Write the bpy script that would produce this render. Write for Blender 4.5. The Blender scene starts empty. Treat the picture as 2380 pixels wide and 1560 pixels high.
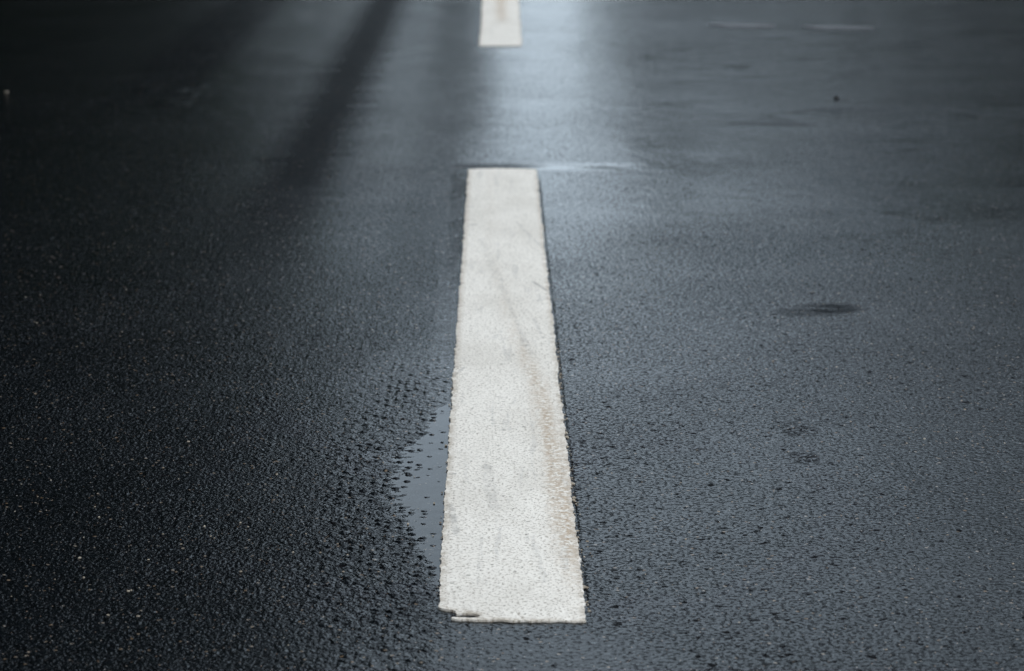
import bpy, bmesh, math, random
import numpy as np
from mathutils import Vector

random.seed(7)
rng = np.random.default_rng(11)
R = math.radians
scene = bpy.context.scene
COL = scene.collection

# ------------------------------------------------------------------ camera
PITCH, CAM_H, F_PX, VP_X = 12.9, 0.83, 5620.0, 1146.0      # measured from the photograph (2380 x 1560 view)
HOR_Y = 780 - F_PX * math.tan(R(PITCH))
YAW = 0.437                                                # degrees to the right of the road's direction

cam_d = bpy.data.cameras.new('camera')
cam_d.lens, cam_d.sensor_width = 85.0, 36.0
cam_d.clip_start, cam_d.clip_end = 0.05, 5000
cam_d.dof.use_dof = True
cam_d.dof.focus_distance = 2.86
cam_d.dof.aperture_fstop = 9.0
cam = bpy.data.objects.new('camera', cam_d)
cam.location = (0, 0, CAM_H)
cam.rotation_euler = (R(90 - PITCH), 0, R(-YAW))
COL.objects.link(cam)
scene.camera = cam


def at(px, py, z=0.0):
    """point of the road under a pixel of the 2380 x 1560 view"""
    x, y = (px - 1190) / F_PX, (780 - py) / F_PX
    t = R(PITCH)
    f, u = math.cos(t) + y * math.sin(t), -math.sin(t) + y * math.cos(t)
    s = (CAM_H - z) / -u
    a = R(-YAW)
    X, Y = x * s, f * s
    return X * math.cos(a) - Y * math.sin(a), X * math.sin(a) + Y * math.cos(a)


# ------------------------------------------------------------------ numpy value noise
def vnoise(x, y, seed):
    x = np.asarray(x, float); y = np.asarray(y, float)
    xi, yi = np.floor(x).astype(np.int64), np.floor(y).astype(np.int64)
    fx, fy = x - xi, y - yi
    fx, fy = fx * fx * (3 - 2 * fx), fy * fy * (3 - 2 * fy)

    def h(i, j):
        n = (i * 374761393 + j * 668265263 + seed * 1442695041) & 0x7fffffff
        n = ((n ^ (n >> 13)) * 1274126177) & 0x7fffffff
        n = ((n ^ (n >> 15)) * 2246822519) & 0x7fffffff
        return ((n ^ (n >> 16)) & 0xffff) / 32767.5 - 1
    a, b, c, d = h(xi, yi), h(xi + 1, yi), h(xi, yi + 1), h(xi + 1, yi + 1)
    return (a * (1 - fx) + b * fx) * (1 - fy) + (c * (1 - fx) + d * fx) * fy


def sstep(a, b, x):
    t = np.clip((x - a) / (b - a), 0, 1)
    return t * t * (3 - 2 * t)


# ------------------------------------------------------------------ helpers
def tag(o, label=None, cat=None, group=None, kind=None):
    for k, v in (('label', label), ('category', cat), ('group', group), ('kind', kind)):
        if v:
            o[k] = v
    return o


def mesh_obj(name, verts, faces, mat, parent=None, smooth=True):
    me = bpy.data.meshes.new(name)
    me.from_pydata(verts, [], faces)
    me.update()
    if smooth:
        me.polygons.foreach_set('use_smooth', [True] * len(me.polygons))
    me.materials.append(mat)
    o = bpy.data.objects.new(name, me)
    COL.objects.link(o)
    if parent:
        o.parent = parent
    return o


class N:
    """small wrapper that writes node trees"""
    def __init__(s, name):
        s.m = bpy.data.materials.new(name)
        s.m.use_nodes = True
        s.t = s.m.node_tree
        s.t.nodes.clear()
        s.out = s.t.nodes.new('ShaderNodeOutputMaterial')

    def n(s, kind, **kw):
        nd = s.t.nodes.new(kind)
        for k, v in kw.items():
            if k.startswith('i_'):
                s.set(nd.inputs[k[2:].replace('__', ' ')], v)
            else:
                setattr(nd, k, v)
        return nd

    def set(s, sock, v):
        if isinstance(v, bpy.types.NodeSocket):
            s.t.links.new(v, sock)
        elif isinstance(v, (int, float)) and sock.type in ('RGBA',):
            sock.default_value = (v, v, v, 1)
        else:
            sock.default_value = v

    def math(s, op, a, b=0.0, c=None, clamp=False):
        nd = s.t.nodes.new('ShaderNodeMath')
        nd.operation, nd.use_clamp = op, clamp
        s.set(nd.inputs[0], a); s.set(nd.inputs[1], b)
        if c is not None:
            s.set(nd.inputs[2], c)
        return nd.outputs[0]

    def ramp(s, v, a, b, lo=0.0, hi=1.0, smooth=True):
        nd = s.t.nodes.new('ShaderNodeMapRange')
        nd.interpolation_type = 'SMOOTHSTEP' if smooth else 'LINEAR'
        nd.clamp = True
        s.set(nd.inputs[0], v)
        for i, q in enumerate((a, b, lo, hi)):
            s.set(nd.inputs[i + 1], q)
        return nd.outputs[0]

    def mix(s, f, a, b):
        nd = s.t.nodes.new('ShaderNodeMix')
        nd.data_type = 'RGBA'
        s.set(nd.inputs[0], f); s.set(nd.inputs[6], a); s.set(nd.inputs[7], b)
        return nd.outputs[2]

    def noise(s, vec, scale, detail=2.0, rough=0.5, dist=0.0):
        nd = s.n('ShaderNodeTexNoise')
        s.set(nd.inputs['Vector'], vec)
        nd.inputs['Scale'].default_value = scale
        nd.inputs['Detail'].default_value = detail
        nd.inputs['Roughness'].default_value = rough
        nd.inputs['Distortion'].default_value = dist
        return nd.outputs[0]

    def spot(s, X, Y, px, py, rx, ry):
        cx, cy = at(px, py)
        ax = s.math('DIVIDE', s.math('SUBTRACT', X, cx), rx)
        ay = s.math('DIVIDE', s.math('SUBTRACT', Y, cy), ry)
        return s.ramp(s.math('ADD', s.math('MULTIPLY', ax, ax), s.math('MULTIPLY', ay, ay)), .1, 1.2, 1, 0)

    def seg(s, X, Y, p, q, w):
        (x0, y0), (x1, y1) = at(*p), at(*q)
        l2 = (x1 - x0) ** 2 + (y1 - y0) ** 2
        px, py = s.math('SUBTRACT', X, x0), s.math('SUBTRACT', Y, y0)
        t = s.math('DIVIDE', s.math('ADD', s.math('MULTIPLY', px, x1 - x0), s.math('MULTIPLY', py, y1 - y0)), l2, clamp=True)
        dx = s.math('SUBTRACT', px, s.math('MULTIPLY', t, x1 - x0))
        dy = s.math('SUBTRACT', py, s.math('MULTIPLY', t, y1 - y0))
        d = s.math('SQRT', s.math('ADD', s.math('MULTIPLY', dx, dx), s.math('MULTIPLY', dy, dy)))
        return s.ramp(d, w * .3, w, 1, 0)

    def scaled(s, vec, xyz):
        nd = s.n('ShaderNodeMapping')
        s.set(nd.inputs['Vector'], vec)
        nd.inputs['Scale'].default_value = xyz
        return nd.outputs[0]


def rgb(r, g, b):
    return (r, g, b, 1.0)


# ------------------------------------------------------------------ materials
def asphalt():
    b = N('wet_asphalt')
    pos = b.n('ShaderNodeTexCoord').outputs['Object']
    sep = b.n('ShaderNodeSeparateXYZ', i_Vector=pos)
    X, Y = sep.outputs[0], sep.outputs[1]
    flat = b.n('ShaderNodeCombineXYZ', i_X=X, i_Y=Y).outputs[0]
    # rolled stones, about 6 mm, with smaller grit between them
    wob = b.n('ShaderNodeTexNoise', i_Vector=flat, i_Scale=120.0, i_Detail=1.0).outputs[1]
    warp = b.n('ShaderNodeVectorMath', operation='MULTIPLY_ADD', i_Vector=wob)
    warp.inputs[1].default_value = (.004, .004, 0)
    b.set(warp.inputs[2], flat)
    v1 = b.n('ShaderNodeTexVoronoi', i_Vector=warp.outputs[0], i_Scale=185.0)
    v1.voronoi_dimensions = '2D'
    v2 = b.n('ShaderNodeTexVoronoi', i_Vector=flat, i_Scale=420.0)
    v2.voronoi_dimensions = '2D'
    stone = b.ramp(v1.outputs['Distance'], .15, .75, 1, 0)
    grit = b.ramp(v2.outputs['Distance'], .1, .7, 1, 0)
    cell = b.n('ShaderNodeSeparateColor', i_Color=v1.outputs['Color'])
    cellr, cellg, cellb = cell.outputs[0], cell.outputs[1], cell.outputs[2]
    cell2 = b.n('ShaderNodeSeparateColor', i_Color=v2.outputs['Color'])
    spot = lambda *q: b.spot(X, Y, *q)
    # pits where a stone is missing
    pn = b.noise(flat, 75.0, 2.0, .55)
    patchy = b.noise(flat, 2.6, 2.0, .5)
    pfine = b.noise(flat, 210.0, 1.0, .5)
    pit = b.math('MAXIMUM', b.ramp(b.math('ADD', pn, b.math('MULTIPLY', patchy, .14)), .70, .78),
                 b.math('MULTIPLY', b.ramp(b.math('ADD', pfine, b.math('MULTIPLY', patchy, .10)), .57, .72), .6))
    # how far the stones stand out of the water film: more on the left lane, less where wheels polished the right one
    rz = b.math('ADD', b.ramp(X, -.75, .05, .92, .72), b.math('MULTIPLY', b.math('SUBTRACT', patchy, .5), .55))
    rz = b.math('ADD', rz, b.math('MULTIPLY', b.ramp(X, .30, .75), .22))
    x0, y0 = at(1180, 1530)
    dx = b.math('DIVIDE', b.math('SUBTRACT', X, x0), .17)
    dy = b.math('DIVIDE', b.math('SUBTRACT', Y, y0), .10)
    near_film = b.ramp(b.math('ADD', b.math('MULTIPLY', dx, dx), b.math('MULTIPLY', dy, dy)), .3, 1.6, 1, 0)
    rz = b.math('MULTIPLY', rz, b.math('SUBTRACT', 1.0, b.math('MULTIPLY', near_film, .6)))
    far_k = b.ramp(X, -.45, -.02, .75, .30)
    far_r = b.math('ADD', b.ramp(Y, b.ramp(X, -.4, 0.0, 3.6, 4.25), b.ramp(X, -.4, 0.0, 7.0, 4.75), 1, 0), 0)
    rz = b.math('MULTIPLY', rz, b.math('ADD', far_k, b.math('MULTIPLY', far_r, b.math('SUBTRACT', 1.0, far_k))))
    # a wider wet sheen round the puddle
    sheen = b.math('MULTIPLY', spot(955, 1000, .125, .62), b.ramp(X, .0, -.03))
    rz = b.math('MULTIPLY', rz, b.math('SUBTRACT', 1.0, b.math('MULTIPLY', sheen, .5)))
    # water held along the left rim of the near dash
    (ax_, ay_), (bx_, by_) = at(1064, 740), at(1087, 405)
    lx = b.math('ADD', ax_, b.math('MULTIPLY', b.math('SUBTRACT', Y, ay_), (bx_ - ax_) / (by_ - ay_)))
    gut = b.math('ABSOLUTE', b.math('ADD', b.math('SUBTRACT', X, lx), b.math('MULTIPLY', b.noise(flat, 22.0, 2.0, .6), .022)))
    gut = b.math('MULTIPLY', b.ramp(gut, .010, .034, 1, 0), b.math('MULTIPLY', b.ramp(Y, by_ + .05, by_ + .01), b.ramp(Y, 2.75, 3.1)))
    rz = b.math('MULTIPLY', rz, b.math('SUBTRACT', 1.0, b.math('MULTIPLY', gut, .85)))
    lip = b.math('MULTIPLY', spot(1340, 388, .18, .085), b.ramp(b.noise(b.scaled(flat, (1, 1.5, 1)), 26.0, 3.0, .6), .28, .45))
    rz = b.math('MULTIPLY', rz, b.math('SUBTRACT', 1.0, b.math('MULTIPLY', lip, .9)))
    rz = b.math('MAXIMUM', rz, b.math('SUBTRACT', .10, b.math('MULTIPLY', lip, .08)))
    broken = b.math('MAXIMUM', spot(1855, 1000, .030, .040), spot(1868, 1066, .024, .034))
    broken = b.math('MULTIPLY', broken, b.ramp(b.noise(flat, 110.0, 2.0, .6), .50, .58))
    pit = b.math('MAXIMUM', pit, broken)
    h = b.math('MULTIPLY', stone, b.math('ADD', b.math('MULTIPLY', cellr, .00034), .00008))
    h = b.math('ADD', h, b.math('MULTIPLY', grit, .00007))
    h = b.math('ADD', h, b.math('MULTIPLY', pit, -.0011))
    h = b.math('MULTIPLY', h, rz)
    poke = b.math('MAXIMUM', b.math('MULTIPLY', spot(945, 1150, .12, .75), b.ramp(X, -.02, -.07)), b.ramp(X, -.45, .0, .24, .12))
    h = b.math('ADD', h, b.math('MULTIPLY', b.math('MULTIPLY', b.ramp(b.noise(flat, 88.0, 2.0, .6), .42, .68), poke), .0007))
    v3 = b.n('ShaderNodeTexVoronoi', i_Vector=warp.outputs[0], i_Scale=78.0)
    v3.voronoi_dimensions = '2D'
    c3 = b.n('ShaderNodeSeparateColor', i_Color=v3.outputs['Color'])
    tall = b.math('MULTIPLY', b.ramp(c3.outputs[0], .55, .9), b.ramp(v3.outputs['Distance'], .12, .46, 1, 0))
    h = b.math('ADD', h, b.math('MULTIPLY', b.math('MULTIPLY', tall, poke), .0019))
    h = b.math('ADD', h, b.math('MULTIPLY', b.noise(flat, 14.0, 2.0, .5), .0006))
    h = b.math('ADD', h, b.math('MULTIPLY', b.noise(b.scaled(flat, (1, .6, 1)), 4.5, 2.0, .5), .0018))

    # wetness: long wheel tracks running with the road, ragged at the edges
    edge = b.math('MULTIPLY', b.math('SUBTRACT', b.noise(b.scaled(flat, (1.6, 7, 1)), 1.5, 4.0, .62), .5), .10)
    xs = b.math('ADD', X, edge)

    def band(c, w, soft, y0, y1):
        d = b.math('ABSOLUTE', b.math('SUBTRACT', xs, c))
        return b.math('MULTIPLY', b.ramp(d, w, w + soft, 1, 0), b.ramp(Y, y0, y1))
    dry = b.math('MAXIMUM', band(-.42, .015, .12, 3.4, 5.6),
                 b.math('MULTIPLY', band(-.10, .05, .09, 3.3, 4.4), .25))  # no track: weak dulled strip deepening the poplar's dark reflection
    dry = b.math('MAXIMUM', dry, b.math('MULTIPLY', band(-.93, .05, .12, 5.5, 7.5), .7))
    dry = b.math('MAXIMUM', dry, b.math('MULTIPLY', b.math('MULTIPLY', b.math('MAXIMUM', spot(1932, 719, .062, .046), b.math('MULTIPLY', spot(1875, 728, .060, .040), .6)), b.ramp(b.noise(b.scaled(flat, (.5, 1.6, 1)), 26.0, 4.0, .65), .22, .58)), 1.0))
    dry = b.math('MAXIMUM', dry, b.math('MULTIPLY', spot(1150, 386, .125, .055), .75))
    damp = b.ramp(b.noise(b.scaled(flat, (1, 1.3, 1)), 3.4, 4.0, .6, .4), .54, .74)
    damp = b.math('MULTIPLY', damp, b.math('MULTIPLY', b.ramp(X, .25, .6), b.ramp(Y, 3.9, 4.6)))
    dry = b.math('MAXIMUM', dry, b.math('MULTIPLY', damp, .42))
    film = b.math('MAXIMUM', band(-.62, .06, .14, 2.9, 4.2), band(.26, .10, .22, 3.2, 4.3))
    blotch = b.ramp(b.noise(b.scaled(flat, (1, 1.5, 1)), 2.2, 4.0, .6), .35, .7)

    # colours: dark bitumen, grey stones, now and then a pale or brown one
    base = b.mix(cellg, rgb(.0012, .0018, .0026), rgb(.0042, .0058, .0078))
    pale = b.math('MULTIPLY', b.math('GREATER_THAN', cellb, .985), b.ramp(v1.outputs['Distance'], .22, .42, 1, 0))
    base = b.mix(pale, base, b.mix(cellr, rgb(.22, .19, .16), rgb(.14, .09, .05)))
    pale2 = b.math('MULTIPLY', b.math('GREATER_THAN', cell2.outputs[2], .99), b.ramp(v2.outputs['Distance'], .25, .45, 1, 0))
    base = b.mix(pale2, base, b.mix(cell2.outputs[0], rgb(.28, .25, .22), rgb(.18, .11, .07)))
    base = b.mix(pit, base, rgb(.006, .006, .007))

    pit = b.math('MULTIPLY', pit, b.math('SUBTRACT', 1.0, b.math('MULTIPLY', sheen, .55)))
    pit = b.math('MULTIPLY', pit, b.math('MULTIPLY', b.math('SUBTRACT', 1.0, lip), b.math('SUBTRACT', 1.0, b.math('MULTIPLY', gut, .8))))
    coat = b.math('SUBTRACT', 1.0, b.math('MULTIPLY', dry, .85), clamp=True)
    coat = b.math('MULTIPLY', coat, b.math('SUBTRACT', 1.0, b.math('MULTIPLY', pit, .95)))
    crough = b.math('ADD', b.math('SUBTRACT', .15, b.math('ADD', b.math('MULTIPLY', film, .08), b.math('MAXIMUM', b.math('MULTIPLY', gut, .07), b.math('MULTIPLY', lip, .09)))), b.math('MULTIPLY', blotch, .05))
    p = b.n('ShaderNodeBsdfPrincipled')
    b.set(p.inputs['Base Color'], base)
    b.set(p.inputs['Roughness'], .55)
    b.set(p.inputs['Specular IOR Level'], b.math('MULTIPLY', b.math('SUBTRACT', 1.0, b.math('MULTIPLY', pit, .9)), .012))
    b.set(p.inputs['Coat Weight'], coat)
    b.set(p.inputs['Coat Roughness'], crough)
    b.set(p.inputs['Coat IOR'], 1.33)
    d = b.n('ShaderNodeDisplacement', i_Height=h, i_Midlevel=0.0, i_Scale=1.0)
    b.t.links.new(p.outputs[0], b.out.inputs['Surface'])
    b.t.links.new(d.outputs[0], b.out.inputs['Displacement'])
    b.m.displacement_method = 'BOTH'
    return b.m


def paint():
    b = N('white_road_paint')
    pos = b.n('ShaderNodeTexCoord').outputs['Object']
    sep = b.n('ShaderNodeSeparateXYZ', i_Vector=pos)
    X, Y = sep.outputs[0], sep.outputs[1]
    flat = b.n('ShaderNodeCombineXYZ', i_X=X, i_Y=Y).outputs[0]
    fine = b.noise(flat, 260.0, 2.0, .65)
    mid = b.noise(flat, 60.0, 3.0, .6)
    big = b.noise(b.scaled(flat, (1, .5, 1)), 9.0, 4.0, .6)
    c = b.mix(b.ramp(big, .38, .66), rgb(.88, .845, .79), rgb(.78, .745, .69))
    c = b.mix(b.math('MULTIPLY', b.ramp(mid, .56, .72), .45), c, rgb(.52, .50, .46))
    c = b.mix(b.math('MULTIPLY', b.ramp(fine, .52, .66), .85), c, rgb(.36, .32, .28))
    # single dark grains
    grain = b.ramp(b.noise(flat, 300.0, 1.0, .5), .64, .70)
    c = b.mix(b.math('MULTIPLY', grain, .75), c, rgb(.20, .17, .13))
    grain2 = b.ramp(b.noise(flat, 120.0, 1.0, .5), .72, .76)
    c = b.mix(b.math('MULTIPLY', grain2, .8), c, rgb(.14, .13, .11))
    # faint rubber scuffs lying obliquely
    scv = b.n('ShaderNodeMapping', i_Vector=flat)
    scv.inputs['Rotation'].default_value = (0, 0, R(28))
    scv.inputs['Scale'].default_value = (60, 4.5, 1)
    sc = b.noise(scv.outputs[0], 1.0, 3.0, .6)
    c = b.mix(b.math('MULTIPLY', b.math('MULTIPLY', b.ramp(sc, .58, .68), b.ramp(mid, .35, .55)), .28), c, rgb(.34, .34, .34))
    for p_, q_, w_, k_ in (((1238, 660), (1276, 684), .0035, .65), ((1200, 520), (1258, 578), .004, .28), ((1240, 745), (1262, 790), .004, .3), ((1120, 560), (1178, 700), .010, .13),
                           ((1178, 700), (1235, 830), .006, .16), ((1055, 880), (1078, 860), .004, .4), ((1046, 1180), (1062, 1250), .006, .42), ((1130, 1090), (1150, 1190), .010, .22),
                           ((1040, 1108), (1058, 1107), .003, .8), ((1088, 483), (1098, 484), .007, .6), ((1088, 528), (1108, 526), .006, .5), ((1212, 809), (1221, 810), .003, .9)):
        c = b.mix(b.math('MULTIPLY', b.math('MULTIPLY', b.seg(X, Y, p_, q_, w_), b.ramp(mid, .34, .56)), k_), c, rgb(.20, .20, .20))
    # brown dirt washed along the right part and the rims ("edge" is the metres to the rim, kept as an attribute)
    at_ = b.n('ShaderNodeAttribute', attribute_name='rim').outputs['Fac']
    rim = b.ramp(at_, 0.0, .011, 1, 0)
    c = b.mix(b.math('MULTIPLY', rim, b.ramp(mid, .3, .6, .0, .55)), c, rgb(.36, .30, .23))
    u = b.n('ShaderNodeAttribute', attribute_name='dirt').outputs['Fac']
    du = b.math('MULTIPLY', u, b.ramp(b.noise(flat, 110.0, 3.0, .7), .40, .58))
    c = b.mix(b.math('MULTIPLY', du, .85), c, rgb(.40, .285, .18))
    p = b.n('ShaderNodeBsdfPrincipled')
    b.set(p.inputs['Base Color'], c)
    b.set(p.inputs['Roughness'], .7)
    b.set(p.inputs['Specular IOR Level'], .2)
    hh = b.math('ADD', b.math('MULTIPLY', fine, .0009), b.math('MULTIPLY', mid, .0016))
    bp = b.n('ShaderNodeBump', i_Height=hh, i_Strength=.8, i_Distance=1.0)
    b.set(p.inputs['Normal'], bp.outputs[0])
    b.t.links.new(p.outputs[0], b.out.inputs['Surface'])
    return b.m


def water():
    b = N('rain_water')
    pos = b.n('ShaderNodeTexCoord').outputs['Object']
    h = b.math('MULTIPLY', b.noise(b.scaled(pos, (1, 1, 1)), 16.0, 2.0, .5), .00035)
    g = b.n('ShaderNodeBsdfPrincipled')
    b.set(g.inputs['Base Color'], rgb(.9, .93, .95))
    b.set(g.inputs['Roughness'], .03)
    b.set(g.inputs['IOR'], 1.33)
    b.set(g.inputs['Transmission Weight'], 1.0)
    bp = b.n('ShaderNodeBump', i_Height=h, i_Strength=1.0, i_Distance=1.0)
    b.set(g.inputs['Normal'], bp.outputs[0])
    b.t.links.new(g.outputs[0], b.out.inputs['Surface'])
    return b.m


def simple(name, col, rough=.8, noise=None, spec=.3):
    b = N(name)
    pos = b.n('ShaderNodeTexCoord').outputs['Object']
    c = col
    if noise:
        c = b.mix(b.ramp(b.noise(pos, noise[0], 3.0, .6), .35, .65), col, noise[1])
    p = b.n('ShaderNodeBsdfPrincipled')
    b.set(p.inputs['Base Color'], c)
    b.set(p.inputs['Roughness'], rough)
    b.set(p.inputs['Specular IOR Level'], spec)
    b.t.links.new(p.outputs[0], b.out.inputs['Surface'])
    return b.m


M_ASPH, M_PAINT, M_WATER = asphalt(), paint(), water()
M_GRASS = simple('verge_grass', rgb(.035, .05, .02), .9, (3.0, rgb(.06, .065, .03)))
M_WOOD = simple('dark_foliage', rgb(.014, .022, .012), .9, (.6, rgb(.032, .042, .022)), .05)
M_STROKE = simple('stroke_grey', rgb(.085, .085, .092), .5, (40.0, rgb(.05, .05, .055)))
M_DARK = simple('dark_stone', rgb(.01, .012, .012), .8, (90.0, rgb(.02, .02, .02)))
M_GRIT = simple('pale_grit', rgb(.42, .37, .30), .7, (60.0, rgb(.22, .18, .14)))

# ------------------------------------------------------------------ near dash outline, from the photograph
L_PTS = [(1020, 1417), (1026, 1290), (1033, 1180), (1041, 1060), (1050, 930), (1060, 800), (1070, 660), (1079, 530), (1088, 396)]
R_PTS = [(1365, 1450), (1350, 1340), (1339, 1245), (1326, 1130), (1313, 1010), (1298, 880), (1285, 745), (1267, 600), (1256, 490), (1247, 396)]
LG = np.array([at(*p) for p in L_PTS])
RG = np.array([at(*p) for p in R_PTS])


def dash_x_left(y):
    return np.interp(y, LG[:, 1], LG[:, 0])


def dash_x_right(y):
    return np.interp(y, RG[:, 1], RG[:, 0])


Y_END = LG[-1, 1]                                  # the far end of the near dash


# ------------------------------------------------------------------ the road's own undulation
def road_z(x, y):
    z = .0011 * vnoise(x * 2.1, y * 1.5, 3) + .0005 * vnoise(x * 6.3, y * 4.7, 5)
    z = z + .012 * 0
    # shallow gutter along the left rim of the near dash
    d = dash_x_left(np.clip(y, LG[0, 1], Y_END)) - x
    wide = np.interp(y, [LG[0, 1] - .05, at(0, 1280)[1], at(0, 1210)[1], at(0, 1130)[1], at(0, 1050)[1], at(0, 990)[1], at(0, 900)[1]],
                     [.0, .038, .062, .070, .066, .048, .0])
    wide = wide * (1 + .22 * vnoise(x * 0 + 3.3, y * 14, 8) + .12 * vnoise(x * 0 + 1.3, y * 40, 9))
    g = np.where((d > -.02), np.exp(-np.clip(d, 0, 9) ** 2 / (2 * np.maximum(wide * .62, 1e-4) ** 2)), 0) * np.minimum(wide / .03, 1)
    z = z - .0023 * g
    # a narrow groove along the right rim of the near dash
    dr = x - dash_x_right(np.clip(y, RG[0, 1], Y_END))
    z = z - .0017 * np.exp(-((dr - .002) / .0022) ** 2) * sstep(RG[0, 1], RG[0, 1] + .1, y) * (1 - sstep(Y_END - .3, Y_END, y)) * (.7 + .3 * vnoise(x * 0, y * 25, 77))
    # a low ragged step down where the near dash ends, the road rising again slowly beyond it
    yl = Y_END + .02 + .022 * vnoise(x * 9, x * 0, 21) + .03 * vnoise(x * 2.2, x * 0, 22)
    amt = sstep(-.12, .03, x) * (1 - sstep(.20, .34, x))
    z = z - .0022 * amt * sstep(-.035, .035, y - yl) * (1 - sstep(.05, .9, y - yl))
    # the dent on the right
    cx, cy = at(1925, 722)
    z = z - .0016 * np.exp(-(((x - cx) / .032) ** 2 + ((y - cy) / .030) ** 2))
    # a clump of coarse patching on the left lane
    cx, cy = at(330, 235)
    z = z + .007 * np.clip(vnoise(x * 22, y * 11, 33), 0, 1) * np.exp(-(((x - cx) / .16) ** 2 + ((y - cy) / .35) ** 2))
    # worn hollows farther off
    for px, py, rx, ry, a in ((1690, 372, .16, .10, .0008), (2215, 350, .20, .14, .0008), (800, 300, .12, .5, .001),
                              (2110, 640, .2, .12, .0012)):
        cx, cy = at(px, py)
        z = z - a * np.exp(-(((x - cx) / rx) ** 2 + ((y - cy) / ry) ** 2))
    return z


def axis(parts):
    """breakpoints with a step per stretch -> one axis"""
    out = []
    for a, c, s0, s1 in parts:
        v = a
        while v < c - 1e-9:
            out.append(v)
            v += s0 + (s1 - s0) * (v - a) / (c - a)
    out.append(parts[-1][1])
    return np.array(out)


xr = axis([(0, .62, .0022, .0022), (.62, 1.0, .0024, .008), (1.0, 4.2, .010, .25)])
xs = np.concatenate([-xr[:0:-1], xr])
ys = axis([(-14, 1.6, 1.2, .08), (1.6, 2.02, .06, .004), (2.02, 3.3, .0022, .0022), (3.3, 5.5, .0024, .012), (5.5, 12, .014, .08), (12, 400, .1, 24)])
GX, GY = np.meshgrid(xs, ys)
GZ = road_z(GX, GY)
nx, ny = len(xs), len(ys)
print('road grid', nx, ny, nx * ny)
me = bpy.data.meshes.new('road')
co = np.stack([GX, GY, GZ], -1).reshape(-1, 3).astype(np.float32)
idx = np.arange(nx * ny, dtype=np.int32).reshape(ny, nx)
quads = np.stack([idx[:-1, :-1], idx[:-1, 1:], idx[1:, 1:], idx[1:, :-1]], -1).reshape(-1, 4)
me.vertices.add(len(co)); me.vertices.foreach_set('co', co.ravel())
me.loops.add(quads.size); me.loops.foreach_set('vertex_index', quads.ravel())
me.polygons.add(len(quads)); me.polygons.foreach_set('loop_start', np.arange(0, quads.size, 4, dtype=np.int32))
me.polygons.foreach_set('use_smooth', np.ones(len(quads), dtype=bool))
me.update(calc_edges=True)
me.materials.append(M_ASPH)
road = bpy.data.objects.new('road', me)
COL.objects.link(road)
tag(road, kind='structure')

# verge: one sheet that reaches the horizon
ground = mesh_obj('ground', [(-1500, -1500, -.06), (1500, -1500, -.06), (1500, 3000, -.06), (-1500, 3000, -.06)], [(0, 1, 2, 3)], M_GRASS)
tag(ground, kind='structure')


# ------------------------------------------------------------------ painted dashes
def resample(pts, step):
    pts = np.asarray(pts, float)
    d = np.r_[0, np.cumsum(np.hypot(*np.diff(pts, axis=0).T))]
    n = max(2, int(d[-1] / step))
    s = np.linspace(0, d[-1], n)
    return np.stack([np.interp(s, d, pts[:, 0]), np.interp(s, d, pts[:, 1])], -1)


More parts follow.
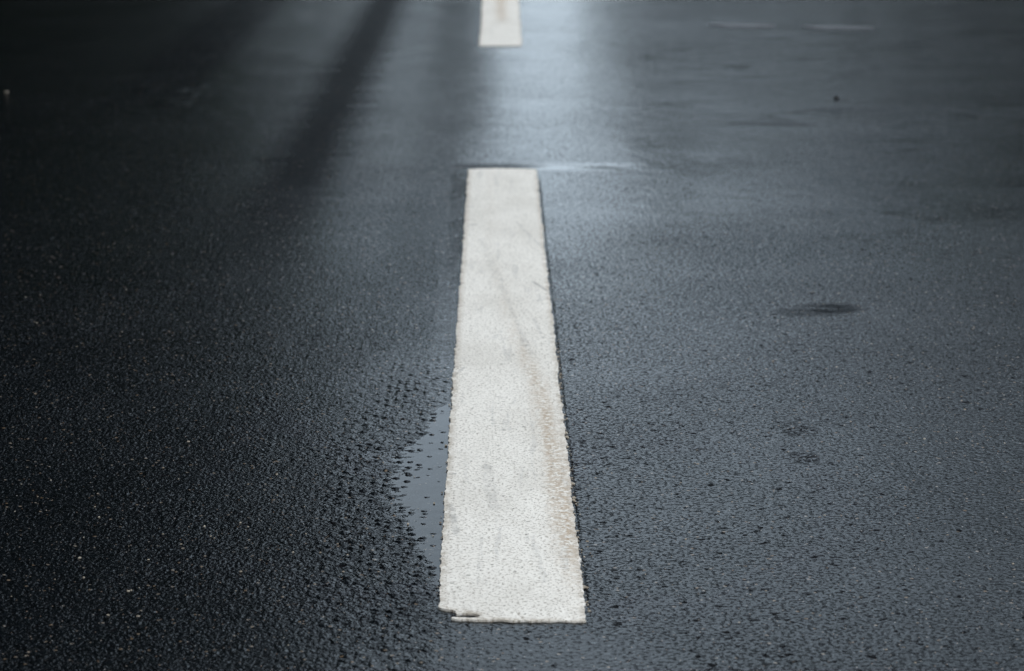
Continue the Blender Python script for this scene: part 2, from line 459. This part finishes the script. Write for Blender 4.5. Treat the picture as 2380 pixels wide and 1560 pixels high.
def dash(name, outline, step, rough, thick, label, dirt_fn, holes=()):
    """a slab of paint standing a few millimetres proud, with a ragged crumbly rim and a bevelled edge"""
    o = np.asarray(outline, float)
    o = resample(np.r_[o, o[:1]], step)[:-1]
    n = len(o)
    tang = np.roll(o, -1, 0) - np.roll(o, 1, 0)
    nrm = np.stack([tang[:, 1], -tang[:, 0]], -1)
    nrm /= np.linalg.norm(nrm, axis=1)[:, None] + 1e-12
    s = np.arange(n) * step
    j = rough * (.55 * vnoise(s * 28, s * 0 + 1, 40) + .6 * vnoise(s * 110, s * 0 + 2, 41) + .4 * vnoise(s * 230, s * 0 + 4, 43))
    # lumps squeezed out here and there
    j = j + rough * 2.2 * np.clip(vnoise(s * 55, s * 0 + 7, 44) - .62, 0, 1)
    o = o + nrm * j[:, None]
    bm = bmesh.new()
    ring = [bm.verts.new((p[0], p[1], 0)) for p in o]
    edges = [bm.edges.new((ring[i], ring[(i + 1) % n])) for i in range(n)]
    for hole in holes:
        hv = [bm.verts.new((p[0], p[1], 0)) for p in hole]
        edges += [bm.edges.new((hv[i], hv[(i + 1) % len(hv)])) for i in range(len(hv))]
    bmesh.ops.triangle_fill(bm, use_beauty=True, use_dissolve=False, edges=edges)
    # cut across so that the slab can follow the road
    y0, y1 = o[:, 1].min(), o[:, 1].max()
    for k in range(1, 60):
        yc = y0 + (y1 - y0) * k / 60
        bmesh.ops.bisect_plane(bm, geom=bm.verts[:] + bm.edges[:] + bm.faces[:], plane_co=(0, yc, 0), plane_no=(0, 1, 0))
    x0, x1 = o[:, 0].min(), o[:, 0].max()
    for k in range(1, 12):
        xc = x0 + (x1 - x0) * k / 12
        bmesh.ops.bisect_plane(bm, geom=bm.verts[:] + bm.edges[:] + bm.faces[:], plane_co=(xc, 0, 0), plane_no=(1, 0, 0))
    for f in bm.faces:
        if f.normal.z < 0:
            f.normal_flip()
    top = bm.faces[:]
    rimv = {v for e in bm.edges if e.is_boundary for v in e.verts}
    # walls: extrude the rim down
    be = [e for e in bm.edges if e.is_boundary]
    ex = bmesh.ops.extrude_edge_only(bm, edges=be)
    low = {v for v in ex['geom'] if isinstance(v, bmesh.types.BMVert)}
    bm.verts.ensure_lookup_table()
    rim_xy = np.array([(v.co.x, v.co.y) for v in rimv])
    allx = np.array([v.co.x for v in bm.verts]); ally = np.array([v.co.y for v in bm.verts])
    base = road_z(allx, ally)
    fine = vnoise(allx * 9, ally * 9, 50)
    for i, v in enumerate(bm.verts):
        if v in low:
            v.co.z = -.006
        else:
            t = thick * (1 + .12 * fine[i])
            if v in rimv:
                t -= .0006
            v.co.z = .0008 + t + base[i] * .25
    bmesh.ops.recalc_face_normals(bm, faces=bm.faces[:])
    me = bpy.data.meshes.new(name)
    bm.to_mesh(me); bm.free()
    ex_, ey_ = np.array([v.co.x for v in me.vertices]), np.array([v.co.y for v in me.vertices])
    rim_a = me.attributes.new('rim', 'FLOAT', 'POINT')
    dirt_a = me.attributes.new('dirt', 'FLOAT', 'POINT')
    P = np.stack([ex_, ey_], -1)
    dist = np.array([np.sqrt(((rim_xy - p) ** 2).sum(1).min()) for p in P])
    rim_a.data.foreach_set('value', dist.astype(np.float32))
    dirt_a.data.foreach_set('value', np.asarray(dirt_fn(ex_, ey_), np.float32))
    me.materials.append(M_PAINT)
    ob = bpy.data.objects.new(name, me)
    COL.objects.link(ob)
    tag(ob, label, 'road marking', 'white dashes of the centre line')
    return ob


# near dash: up the right rim, across the far end, down the left rim, then the chipped corner
near_px = R_PTS + [(1205, 395), (1150, 394)] + L_PTS[::-1] + \
    [(1030, 1421), (1046, 1424), (1056, 1428), (1062, 1434), (1080, 1433), (1096, 1434), (1112, 1436), (1116, 1439), (1104, 1442), (1088, 1443), (1074, 1443), (1064, 1440.5), (1050, 1440.5),
     (1048, 1444), (1060, 1446.5), (1085, 1447), (1110, 1448), (1150, 1447.5), (1200, 1450), (1240, 1449), (1300, 1450), (1340, 1451)]


def near_dirt(x, y):
    xl, xr_ = dash_x_left(y), dash_x_right(y)
    u = (x - xl) / (xr_ - xl)
    c = np.interp(y, [at(0, 1300)[1], at(0, 1050)[1], at(0, 900)[1], at(0, 780)[1], at(0, 600)[1]], [.93, .88, .80, .58, .35])
    w = np.interp(y, [2.3, 2.8, 3.4, 4.4], [.07, .09, .06, .05])
    return np.exp(-((u - c) / w) ** 2) * np.interp(y, [at(0, 1400)[1], at(0, 1250)[1], at(0, 900)[1], at(0, 780)[1], at(0, 600)[1]], [.1, 1, .9, .35, .12])


near = dash('lane_dash', [at(*p) for p in near_px], .0022, .0018, .0030,
            'long white painted lane dash in the foreground with a chipped near corner and brown dirt', near_dirt)

far_px = [(1213, 109), (1211, 80), (1208, 35), (1206, -10), (1203, -60), (1201, -105), (1124, -105), (1123, -60), (1121, -10), (1119, 35), (1116, 80), (1113.5, 109)]
far = dash('lane_dash', [at(*p) for p in far_px], .008, .0025, .0030,
           'far white lane dash at the top of the road, with a grey worn strip',
           lambda x, y: np.exp(-((x - at(1165, 40)[0]) / .02) ** 2) * sstep(at(0, 62)[1], at(0, 40)[1], y))


# two faint pale grey strokes across the far lane
def stroke(pts_px, label):
    o = np.array([at(*p) for p in pts_px])
    o = resample(np.r_[o, o[:1]], .012)[:-1]
    k = np.arange(len(o)) * .012
    o = o + .008 * np.stack([vnoise(k * 30, k * 0, 61), vnoise(k * 30, k * 0, 62)], -1)
    n = len(o)
    zt, zb = .0034, -.004
    v = [(p[0], p[1], zt + float(road_z(p[0], p[1]))) for p in o] + [(p[0], p[1], zb) for p in o]
    f = [tuple(range(n))] + [(i, (i + 1) % n, n + (i + 1) % n, n + i) for i in range(n)]
    ob = mesh_obj('pale_stroke', v, f, M_STROKE, smooth=False)
    bm = bmesh.new(); bm.from_mesh(ob.data)
    bmesh.ops.recalc_face_normals(bm, faces=bm.faces[:])
    bm.to_mesh(ob.data); bm.free()
    tag(ob, label, 'road marking', 'faint pale strokes on the far lane')


stroke([(1648, 57), (1700, 57.5), (1760, 59), (1800, 61), (1800, 65), (1740, 65), (1690, 64), (1648, 60)], 'faint pale stroke across the far lane, the one nearer the white dash')
stroke([(1866, 62), (1920, 62), (1980, 64), (2032, 66), (2030, 69), (1960, 69), (1900, 68), (1866, 65)], 'faint pale stroke across the far lane, the one farther right')


def pebble(px, py, r, mat, label):
    x, y = at(px, py)
    bm = bmesh.new()
    bmesh.ops.create_icosphere(bm, subdivisions=3, radius=r)
    for v in bm.verts:
        n_ = vnoise(v.co.x / r * 1.3 + px, v.co.y / r * 1.3 + v.co.z / r, 71)
        v.co *= 1 + .22 * float(n_)
        v.co.z *= .6
        v.co.y *= .8
    me = bpy.data.meshes.new('pebble')
    bm.to_mesh(me); bm.free()
    me.materials.append(mat)
    ob = bpy.data.objects.new('pebble', me)
    ob.location = (x, y, r * .5 + .001)
    COL.objects.link(ob)
    tag(ob, label, 'pebble')


pebble(1945, 232, .0075, M_DARK, 'small dark pebble alone on the wet right lane')
pebble(15, 218, .0062, M_GRIT, 'small pale pebble at the left edge of the dark lane')


# ------------------------------------------------------------------ standing water
def sheet(name, pts, z, label):
    pts = np.asarray(pts, float)
    bm = bmesh.new()
    vs = [bm.verts.new((p[0], p[1], z)) for p in pts]
    bm.faces.new(vs)
    for f in bm.faces:
        if f.normal.z < 0:
            f.normal_flip()
    bmesh.ops.triangulate(bm, faces=bm.faces[:])
    me = bpy.data.meshes.new(name)
    bm.to_mesh(me); bm.free()
    me.materials.append(M_WATER)
    ob = bpy.data.objects.new(name, me)
    COL.objects.link(ob)
    tag(ob, label, 'puddle')
    return ob


yy = np.linspace(LG[0, 1] + .05, at(0, 940)[1], 60)
right_rim = [(dash_x_left(y) + .006, y) for y in yy]
left_rim = [(dash_x_left(y) - .13, y) for y in yy[::-1]]
sheet('puddle', right_rim + left_rim, .0000, 'narrow rain puddle lying along the left rim of the long white dash')

# ------------------------------------------------------------------ pale crumbs lying along the dash and on the road
gv, gf = [], []


def crumb(x, y, z, r):
    t = bmesh.new()
    bmesh.ops.create_icosphere(t, subdivisions=1, radius=r)
    base = len(gv)
    sx, sy, sz = random.uniform(.7, 1.4), random.uniform(.7, 1.4), random.uniform(.4, .8)
    for v in t.verts:
        k = random.uniform(.8, 1.15)
        gv.append((x + v.co.x * sx * k, y + v.co.y * sy * k, z + v.co.z * sz * k))
    for f in t.faces:
        gf.append([base + v.index for v in f.verts])
    t.free()


for i in range(150):
    y = random.uniform(2.35, 3.6)
    side = random.random() < .22
    x = float(dash_x_left(y)) - abs(random.gauss(0, .002)) if side else float(dash_x_right(y)) + abs(random.gauss(0, .003))
    crumb(x, y, .0012, random.uniform(.0008, .0019))
for px, py, r in ((1315, 1010, .0042), (1317, 1018, .003), (1322, 1100, .0028), (1331, 1128, .003), (1357, 1368, .0034), (1334, 1160, .0025)):
    x, y = at(px, py)
    crumb(x, y, .0015, r)
for i in range(480):
    px, py = random.uniform(-60, 2440), random.uniform(640, 1640)
    x, y = at(px, py)
    if dash_x_left(y) - .01 < x < dash_x_right(y) + .01:
        continue
    crumb(x, y, .0008, random.choice((.0008, .0010, .0012, .0018)))
grit = mesh_obj('grit', gv, gf, M_GRIT, smooth=False)
tag(grit, 'loose pale grit scattered over the wet asphalt', kind='stuff')

# ------------------------------------------------------------------ the wood on both sides, which the wet road mirrors
wv, wf = [], []


def tube(p0, p1, r0, r1, n=6):
    p0, p1 = Vector(p0), Vector(p1)
    d = (p1 - p0).normalized()
    a = d.orthogonal().normalized(); c = d.cross(a)
    b0 = len(wv)
    for p, r in ((p0, r0), (p1, r1)):
        for k in range(n):
            t = 2 * math.pi * k / n
            wv.append(tuple(p + (a * math.cos(t) + c * math.sin(t)) * r))
    for k in range(n):
        wf.append((b0 + k, b0 + (k + 1) % n, b0 + n + (k + 1) % n, b0 + n + k))


def tree(x, y, h, spread, leaves, size, low=.12):
    top = Vector((x + random.uniform(-.4, .4), y, h * .92))
    tube((x, y, -.3), top, h * .018, h * .004)
    for k in range(9):
        t = random.uniform(.25, .85)
        s = Vector((x, y, h * t))
        a = random.uniform(0, 6.28)
        l = spread * (1.15 - t) * random.uniform(.7, 1.1)
        tube(s, s + Vector((math.cos(a) * l, math.sin(a) * l, l * .5)), h * .006, h * .002, 4)
    for k in range(leaves):
        t = random.random() ** .8
        rr = spread * (math.sin(math.pi * (low + (1 - low) * t) ** .75) ** .7) * random.random() ** .4
        a = random.uniform(0, 6.28)
        c = Vector((x + math.cos(a) * rr, y + math.sin(a) * rr, h * (low + (1.02 - low) * t) + random.uniform(-.4, .4)))
        n = Vector((random.gauss(0, 1), random.gauss(0, 1), random.gauss(0, 1))).normalized()
        u = n.orthogonal().normalized(); w = n.cross(u)
        q = size * random.uniform(.6, 1.3)
        b0 = len(wv)
        for du, dw in ((-1, -.35), (0, -.7), (1, -.3), (.8, .5), (0, .75), (-.9, .45)):
            wv.append(tuple(c + u * q * du + w * q * dw))
        wf.append(tuple(range(b0, b0 + 6)))


def polar(az, d):
    return d * math.sin(R(az)), d * math.cos(R(az))


# (bearing from the road's direction, distance, height of the tree top above the eye in degrees, leaves)
for az, d, el, n in ((-1.9, 114, 10.5, 200), (-2.9, 104, 10, 190), (-3.9, 96, 10.5, 200), (-4.9, 86, 13, 260), (-6.0, 72, 17, 520),
                     (-7.3, 58, 23, 1800), (-8.8, 46, 29, 2400), (-10.6, 38, 35, 2800), (-12.6, 31, 40, 2800),
                     (-15, 26, 44, 1700), (-18, 22, 48, 1700), (-22, 18, 52, 1600), (-28, 15, 56, 1600), (-37, 12, 60, 1600), (-52, 10, 63, 1600), (-75, 9, 65, 1600)):
    x, y = polar(az, d)
    tree(x, y, d * math.tan(R(el)), max(2.6, d * .040) if d > 30 else 3.4, n, .55 if d > 40 else .45, .02)
for az, d, el, n in ((3.7, 136, 8.5, 700), (4.3, 130, 9.5, 800), (5.0, 124, 9, 520), (6.2, 118, 10, 480), (7.4, 112, 10.5, 420), (8.6, 104, 11.5, 500), (9.9, 98, 13.5, 620), (11.3, 90, 15, 800),
                     (13, 82, 18, 1500), (15.5, 72, 18, 1400), (19, 60, 19, 1300), (24, 50, 20, 1300), (31, 40, 22, 1300)):
    x, y = polar(az, d)
    tree(x, y, d * math.tan(R(el)), d * .034, n, .55, .02)
# one slender poplar ahead, just left of the bright gap
x, y = polar(-.85, 124)
tree(x, y, 124 * math.tan(R(13.2)), 1.5, 1300, .5, .02)
# unseen trees added to overhang the left lane and darken what it mirrors
for x, y, h, sp in ((-5.2, 4.5, 14, 4.8), (-5.9, 8.5, 17, 5.0), (-5.6, 11, 14, 4.6), (-6.2, 3, 18, 5.2), (-5.0, -1.5, 13, 4.4), (-6.0, 16, 15, 4.8), (-5.2, -7, 13, 4.4), (-5.5, 7, 15, 4.4), (-4.8, 1.5, 15, 4.2)):
    tree(x, y, h, sp * 1.08, 6000, .50, .16)
for az in (-1.2, -.8, -.3, .2, 3.6, 4.1, 4.6):
    x, y = polar(az, 210)
    tree(x, y, random.uniform(3, 4.5), 2.0, 260, .5, .02)
wood = mesh_obj('roadside_wood', wv, wf, M_WOOD, smooth=False)
tag(wood, 'dark wood on both sides of the road, seen only as its dark reflection in the wet asphalt, with overhanging trees added', kind='stuff')

# ------------------------------------------------------------------ light: an overcast day
SUN_EL, SUN_AZ = 60.0, 160.0
world = bpy.data.worlds.new('World')
scene.world = world
world.use_nodes = True
wt = world.node_tree
wt.nodes.clear()
wo = wt.nodes.new('ShaderNodeOutputWorld')
bg = wt.nodes.new('ShaderNodeBackground')
bg.inputs['Strength'].default_value = .10
sky = wt.nodes.new('ShaderNodeTexSky')
sky.sky_type = 'NISHITA'
sky.sun_disc = False
sky.sun_elevation = R(SUN_EL)
sky.sun_rotation = R(SUN_AZ)
tc = wt.nodes.new('ShaderNodeTexCoord')
mp = wt.nodes.new('ShaderNodeMapping')
mp.inputs['Scale'].default_value = (1.6, 1.6, 5.0)
nz = wt.nodes.new('ShaderNodeTexNoise')
nz.inputs['Scale'].default_value = 2.0
nz.inputs['Detail'].default_value = 4.0
cr = wt.nodes.new('ShaderNodeMix'); cr.data_type = 'RGBA'
cr.inputs[6].default_value = (6.8, 8.5, 10.2, 1)
cr.inputs[7].default_value = (9.8, 11.3, 12.5, 1)
mx = wt.nodes.new('ShaderNodeMix'); mx.data_type = 'RGBA'
mx.inputs[0].default_value = .85
L = wt.links.new
L(tc.outputs['Generated'], mp.inputs['Vector']); L(mp.outputs[0], nz.inputs['Vector']); L(nz.outputs[0], cr.inputs[0])
L(sky.outputs[0], mx.inputs[6]); L(cr.outputs[2], mx.inputs[7]); L(mx.outputs[2], bg.inputs['Color']); L(bg.outputs[0], wo.inputs[0])

# bright patch added low in the sky to strengthen the road's sheen
sky_boost = wt.nodes.new('ShaderNodeVectorMath'); sky_boost.operation = 'DISTANCE'
baz, bel = R(2.2), R(9)
sky_boost.inputs[1].default_value = (math.sin(baz) * math.cos(bel), math.cos(baz) * math.cos(bel), math.sin(bel))
bmr = wt.nodes.new('ShaderNodeMapRange'); bmr.interpolation_type = 'SMOOTHSTEP'
for i_, v_ in enumerate((.02, .18, 1.25, 1.0)):
    bmr.inputs[i_ + 1].default_value = v_
bmul = wt.nodes.new('ShaderNodeVectorMath'); bmul.operation = 'SCALE'
L(tc.outputs['Generated'], sky_boost.inputs[0]); L(sky_boost.outputs['Value'], bmr.inputs[0])
L(mx.outputs[2], bmul.inputs[0]); L(bmr.outputs[0], bmul.inputs['Scale']); L(bmul.outputs[0], bg.inputs['Color'])

sd = bpy.data.lights.new('sun', 'SUN')
sd.energy, sd.angle, sd.color = 1.8, R(40), (1, .95, .88)
sun = bpy.data.objects.new('sun', sd)
sun.rotation_euler = (R(90 - SUN_EL), 0, R(180 - SUN_AZ))
COL.objects.link(sun)

vs = scene.view_settings
vs.view_transform, vs.look, vs.gamma, vs.exposure = 'Standard', 'None', 1.0, 0.2
vs.use_curve_mapping = False
scene.cycles.use_denoising = True
scene.cycles.max_bounces = 8
